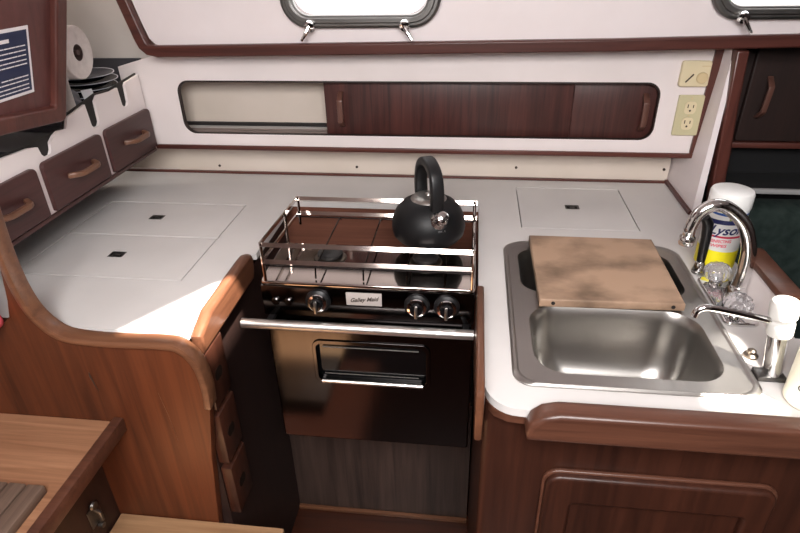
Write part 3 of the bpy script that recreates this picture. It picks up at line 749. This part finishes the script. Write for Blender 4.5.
band(.099, .108, W['label_navy'], 'label_swoosh', -1.2, 1.2, wr_ + .0006, .006)
band(.0715, .0755, W['label_red'], 'label_red_line', -1.0, 1.3, wr_ + .0006, .003)
def cf(z, r=wr_ + .0009, sh=0.0):
    def f(u, v, w):
        a = aim + sh + u / wr_
        return (wx + (r + w) * cos(a), wy + (r + w) * sin(a), wz + z + v + u * .10)
    return f
MB().addmesh(text_mesh('Lysol', .026, cf(.087, sh=.16), .35, .0004, .0005, .056)).build('brand_text', W['label_navy'], wc, recalc=False)
MB().addmesh(text_mesh('DISINFECTING', .0085, cf(.0640, sh=.05), .1, .0004, .0002, .04)).build('label_text', W['label_pink'], wc, recalc=False)
MB().addmesh(text_mesh('WIPES', .0085, cf(.0545, sh=.05), .1, .0004, .0002, .028)).build('label_text', W['label_pink'], wc, recalc=False)

# hand pump tap
hpmp = thing('hand_pump_tap', 'chrome and white galley pump tap at the right front of the sink', 'pump', (.462, .738, .9205))
b = MB().box(.437, .478, .726, .752, .9206, .930, .003); b.build('base', W['port_metal'], hpmp)
MB().lathe([(.0125, 0), (.0135, .008), (.0140, .06), (.0145, .070)], (.461, .739, .9303), (-.14, .02, 1), 28).build('body', W['chrome'], hpmp)
MB().lathe([(.0165, 0), (.0175, .003), (.0175, .020), (.0160, .023), (.0150, .024), (.0150, .028), (.0185, .031), (.0190, .050), (.0165, .055), (.008, .057)], (.4515, .7404, 1.0), (-.1, .02, 1), 32).build('pump_head', W['pump_grey'], hpmp)
MB().tube(smooth_path([(.438, .741, 1.020), (.40, .742, 1.028), (.36, .742, 1.036), (.342, .742, 1.0375), (.333, .742, 1.032), (.331, .742, 1.022)], 6), .0052, 14).build('pump_spout', W['chrome'], hpmp, 60)

# foot of a removed fitting: small chrome stud beside the pump
bt = thing('deck_stud', 'small metal stud on the worktop beside the pump tap', 'stud', (.447, .79, .9205))
MB().lathe([(.011, 0), (.011, .003), (.007, .006), (.0065, .011), (.004, .013)], (.452, .79, .9206), seg=20).build('stud_body', W['burner_brass'], bt)

# soap bottle at the right edge
sb = thing('soap_bottle', 'cream soap bottle with dark print at the right edge', 'bottle', (.495, .690, .9205))
bx_, by_ = .4925, .690
MB().lathe([(.030, 0), (.0335, .004), (.0335, .085), (.031, .097), (.020, .108), (.014, .112)], (bx_, by_, .9205), seg=40).build('bottle_body', W['bottle_cream'], sb)
MB().lathe([(.0155, .1122), (.0165, .115), (.0165, .135), (.014, .139), (.0, .139)], (bx_, by_, .9205), seg=32, capt=False).build('bottle_cap', W['plastic_white'], sb)
ab = math.atan2(-by_, -bx_)
def bf(z):
    def f(u, v, w):
        a = ab - .15 + u / .0335
        return (bx_ + (.0338 + w) * cos(a), by_ + (.0338 + w) * sin(a), .9205 + z + v)
    return f
MB().addmesh(text_mesh('CAR', .013, bf(.036), 0, .0004, .0002)).build('bottle_print', W['print_dark'], sb, recalc=False)
MB().addmesh(text_mesh('TAB', .013, bf(.072), 0, .0004, .0002)).build('bottle_print', W['print_dark'], sb, recalc=False)

# ------------------------------------------------------------------ quarter-berth side on the right
cu = thing('cupboard', 'dark brown cupboard in the recess beyond the right bulkhead post', 'cupboard', (.9, 1.5, 1.04))
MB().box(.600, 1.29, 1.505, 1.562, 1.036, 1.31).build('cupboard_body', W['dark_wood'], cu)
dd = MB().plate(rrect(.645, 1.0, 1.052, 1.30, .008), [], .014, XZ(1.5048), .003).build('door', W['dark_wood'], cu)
pull_z(.683, 1.4908, 1.112, 1.206, dd, .0065, .024, .006)
MB().box(.600, 1.29, 1.485, 1.5045, 1.036, 1.050, .002).build('lower_edge', W['trim_wood'], cu)
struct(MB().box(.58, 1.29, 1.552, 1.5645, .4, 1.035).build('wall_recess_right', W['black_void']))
sh = thing('berth_shelf', 'narrow pale grey shelf edge above the dark green cushion', 'shelf', (.9, 1.45, .94))
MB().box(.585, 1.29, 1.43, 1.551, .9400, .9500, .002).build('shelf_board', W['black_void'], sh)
MB().box(.585, 1.29, 1.420, 1.4298, .9420, .9545, .002).build('shelf_edge', W['grey_edge'], sh)
qb = thing('back_cushion', 'dark green upholstered cushion beside the right worktop', 'cushion', (.9, 1.38, .45))
MB().box(.60, 1.28, 1.33, 1.425, .45, .9385, .03, 4).build('cushion_cover', W['cushion'], qb)
bb = thing('berth', 'dark berth in the shadow beyond the coaming on the right', 'berth', (.95, .8, 0))
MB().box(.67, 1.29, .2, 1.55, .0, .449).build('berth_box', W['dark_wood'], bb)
MB().box(.672, 1.28, .20, 1.325, .45, .60, .03, 4).build('mattress', W['cushion'], bb)

# ------------------------------------------------------------------ light
w = bpy.data.worlds.new('sky'); S.world = w; w.use_nodes = True
bg = w.node_tree.nodes['Background']; bg.inputs[0].default_value = (1.0, .97, .95, 1); bg.inputs[1].default_value = 2.2
sl = bpy.data.lights.new('sun', 'SUN'); sl.energy = 30; sl.color = (1.0, .93, .82); sl.angle = radians(1.2)
so = link(bpy.data.objects.new('sun', sl)); so.rotation_euler = SUN.to_track_quat('-Z', 'Y').to_euler(); so.location = (.3, -.3, 3)
al = bpy.data.lights.new('companionway_daylight', 'AREA'); al.shape = 'RECTANGLE'; al.size = .85; al.size_y = .65; al.energy = 34; al.color = (1, .97, .955)
ao = link(bpy.data.objects.new('companionway_daylight', al)); ao.location = (.0, -.38, 1.97)
ao.rotation_euler = (Vector((-.1, 1.2, .9)) - Vector(ao.location)).to_track_quat('-Z', 'Y').to_euler()

# ------------------------------------------------------------------ camera
cam = bpy.data.cameras.new('camera'); cam.sensor_width = 36; cam.lens = 581.83 * 36 / 800; cam.clip_start = .01
cobj = link(bpy.data.objects.new('camera', cam))
pit, yaw, rol = .51651943, -.1305331, -.02409307
fw = Vector((sin(yaw) * cos(pit), cos(yaw) * cos(pit), -sin(pit)))
r0 = fw.cross(Vector((0, 0, 1))).normalized(); u0 = r0.cross(fw)
r = r0 * cos(rol) + u0 * sin(rol); u = -r0 * sin(rol) + u0 * cos(rol)
mt = Matrix((r, u, -fw)).transposed().to_4x4(); mt.translation = Vector((0, 0, 1.51))
cobj.matrix_world = mt
S.camera = cobj

S.view_settings.view_transform = 'Standard'; S.view_settings.look = 'None'
S.view_settings.exposure = .38; S.view_settings.gamma = 1; S.view_settings.use_curve_mapping = False
S.cycles.max_bounces = 10; S.cycles.use_denoising = True
S.cycles.sample_clamp_indirect = 6
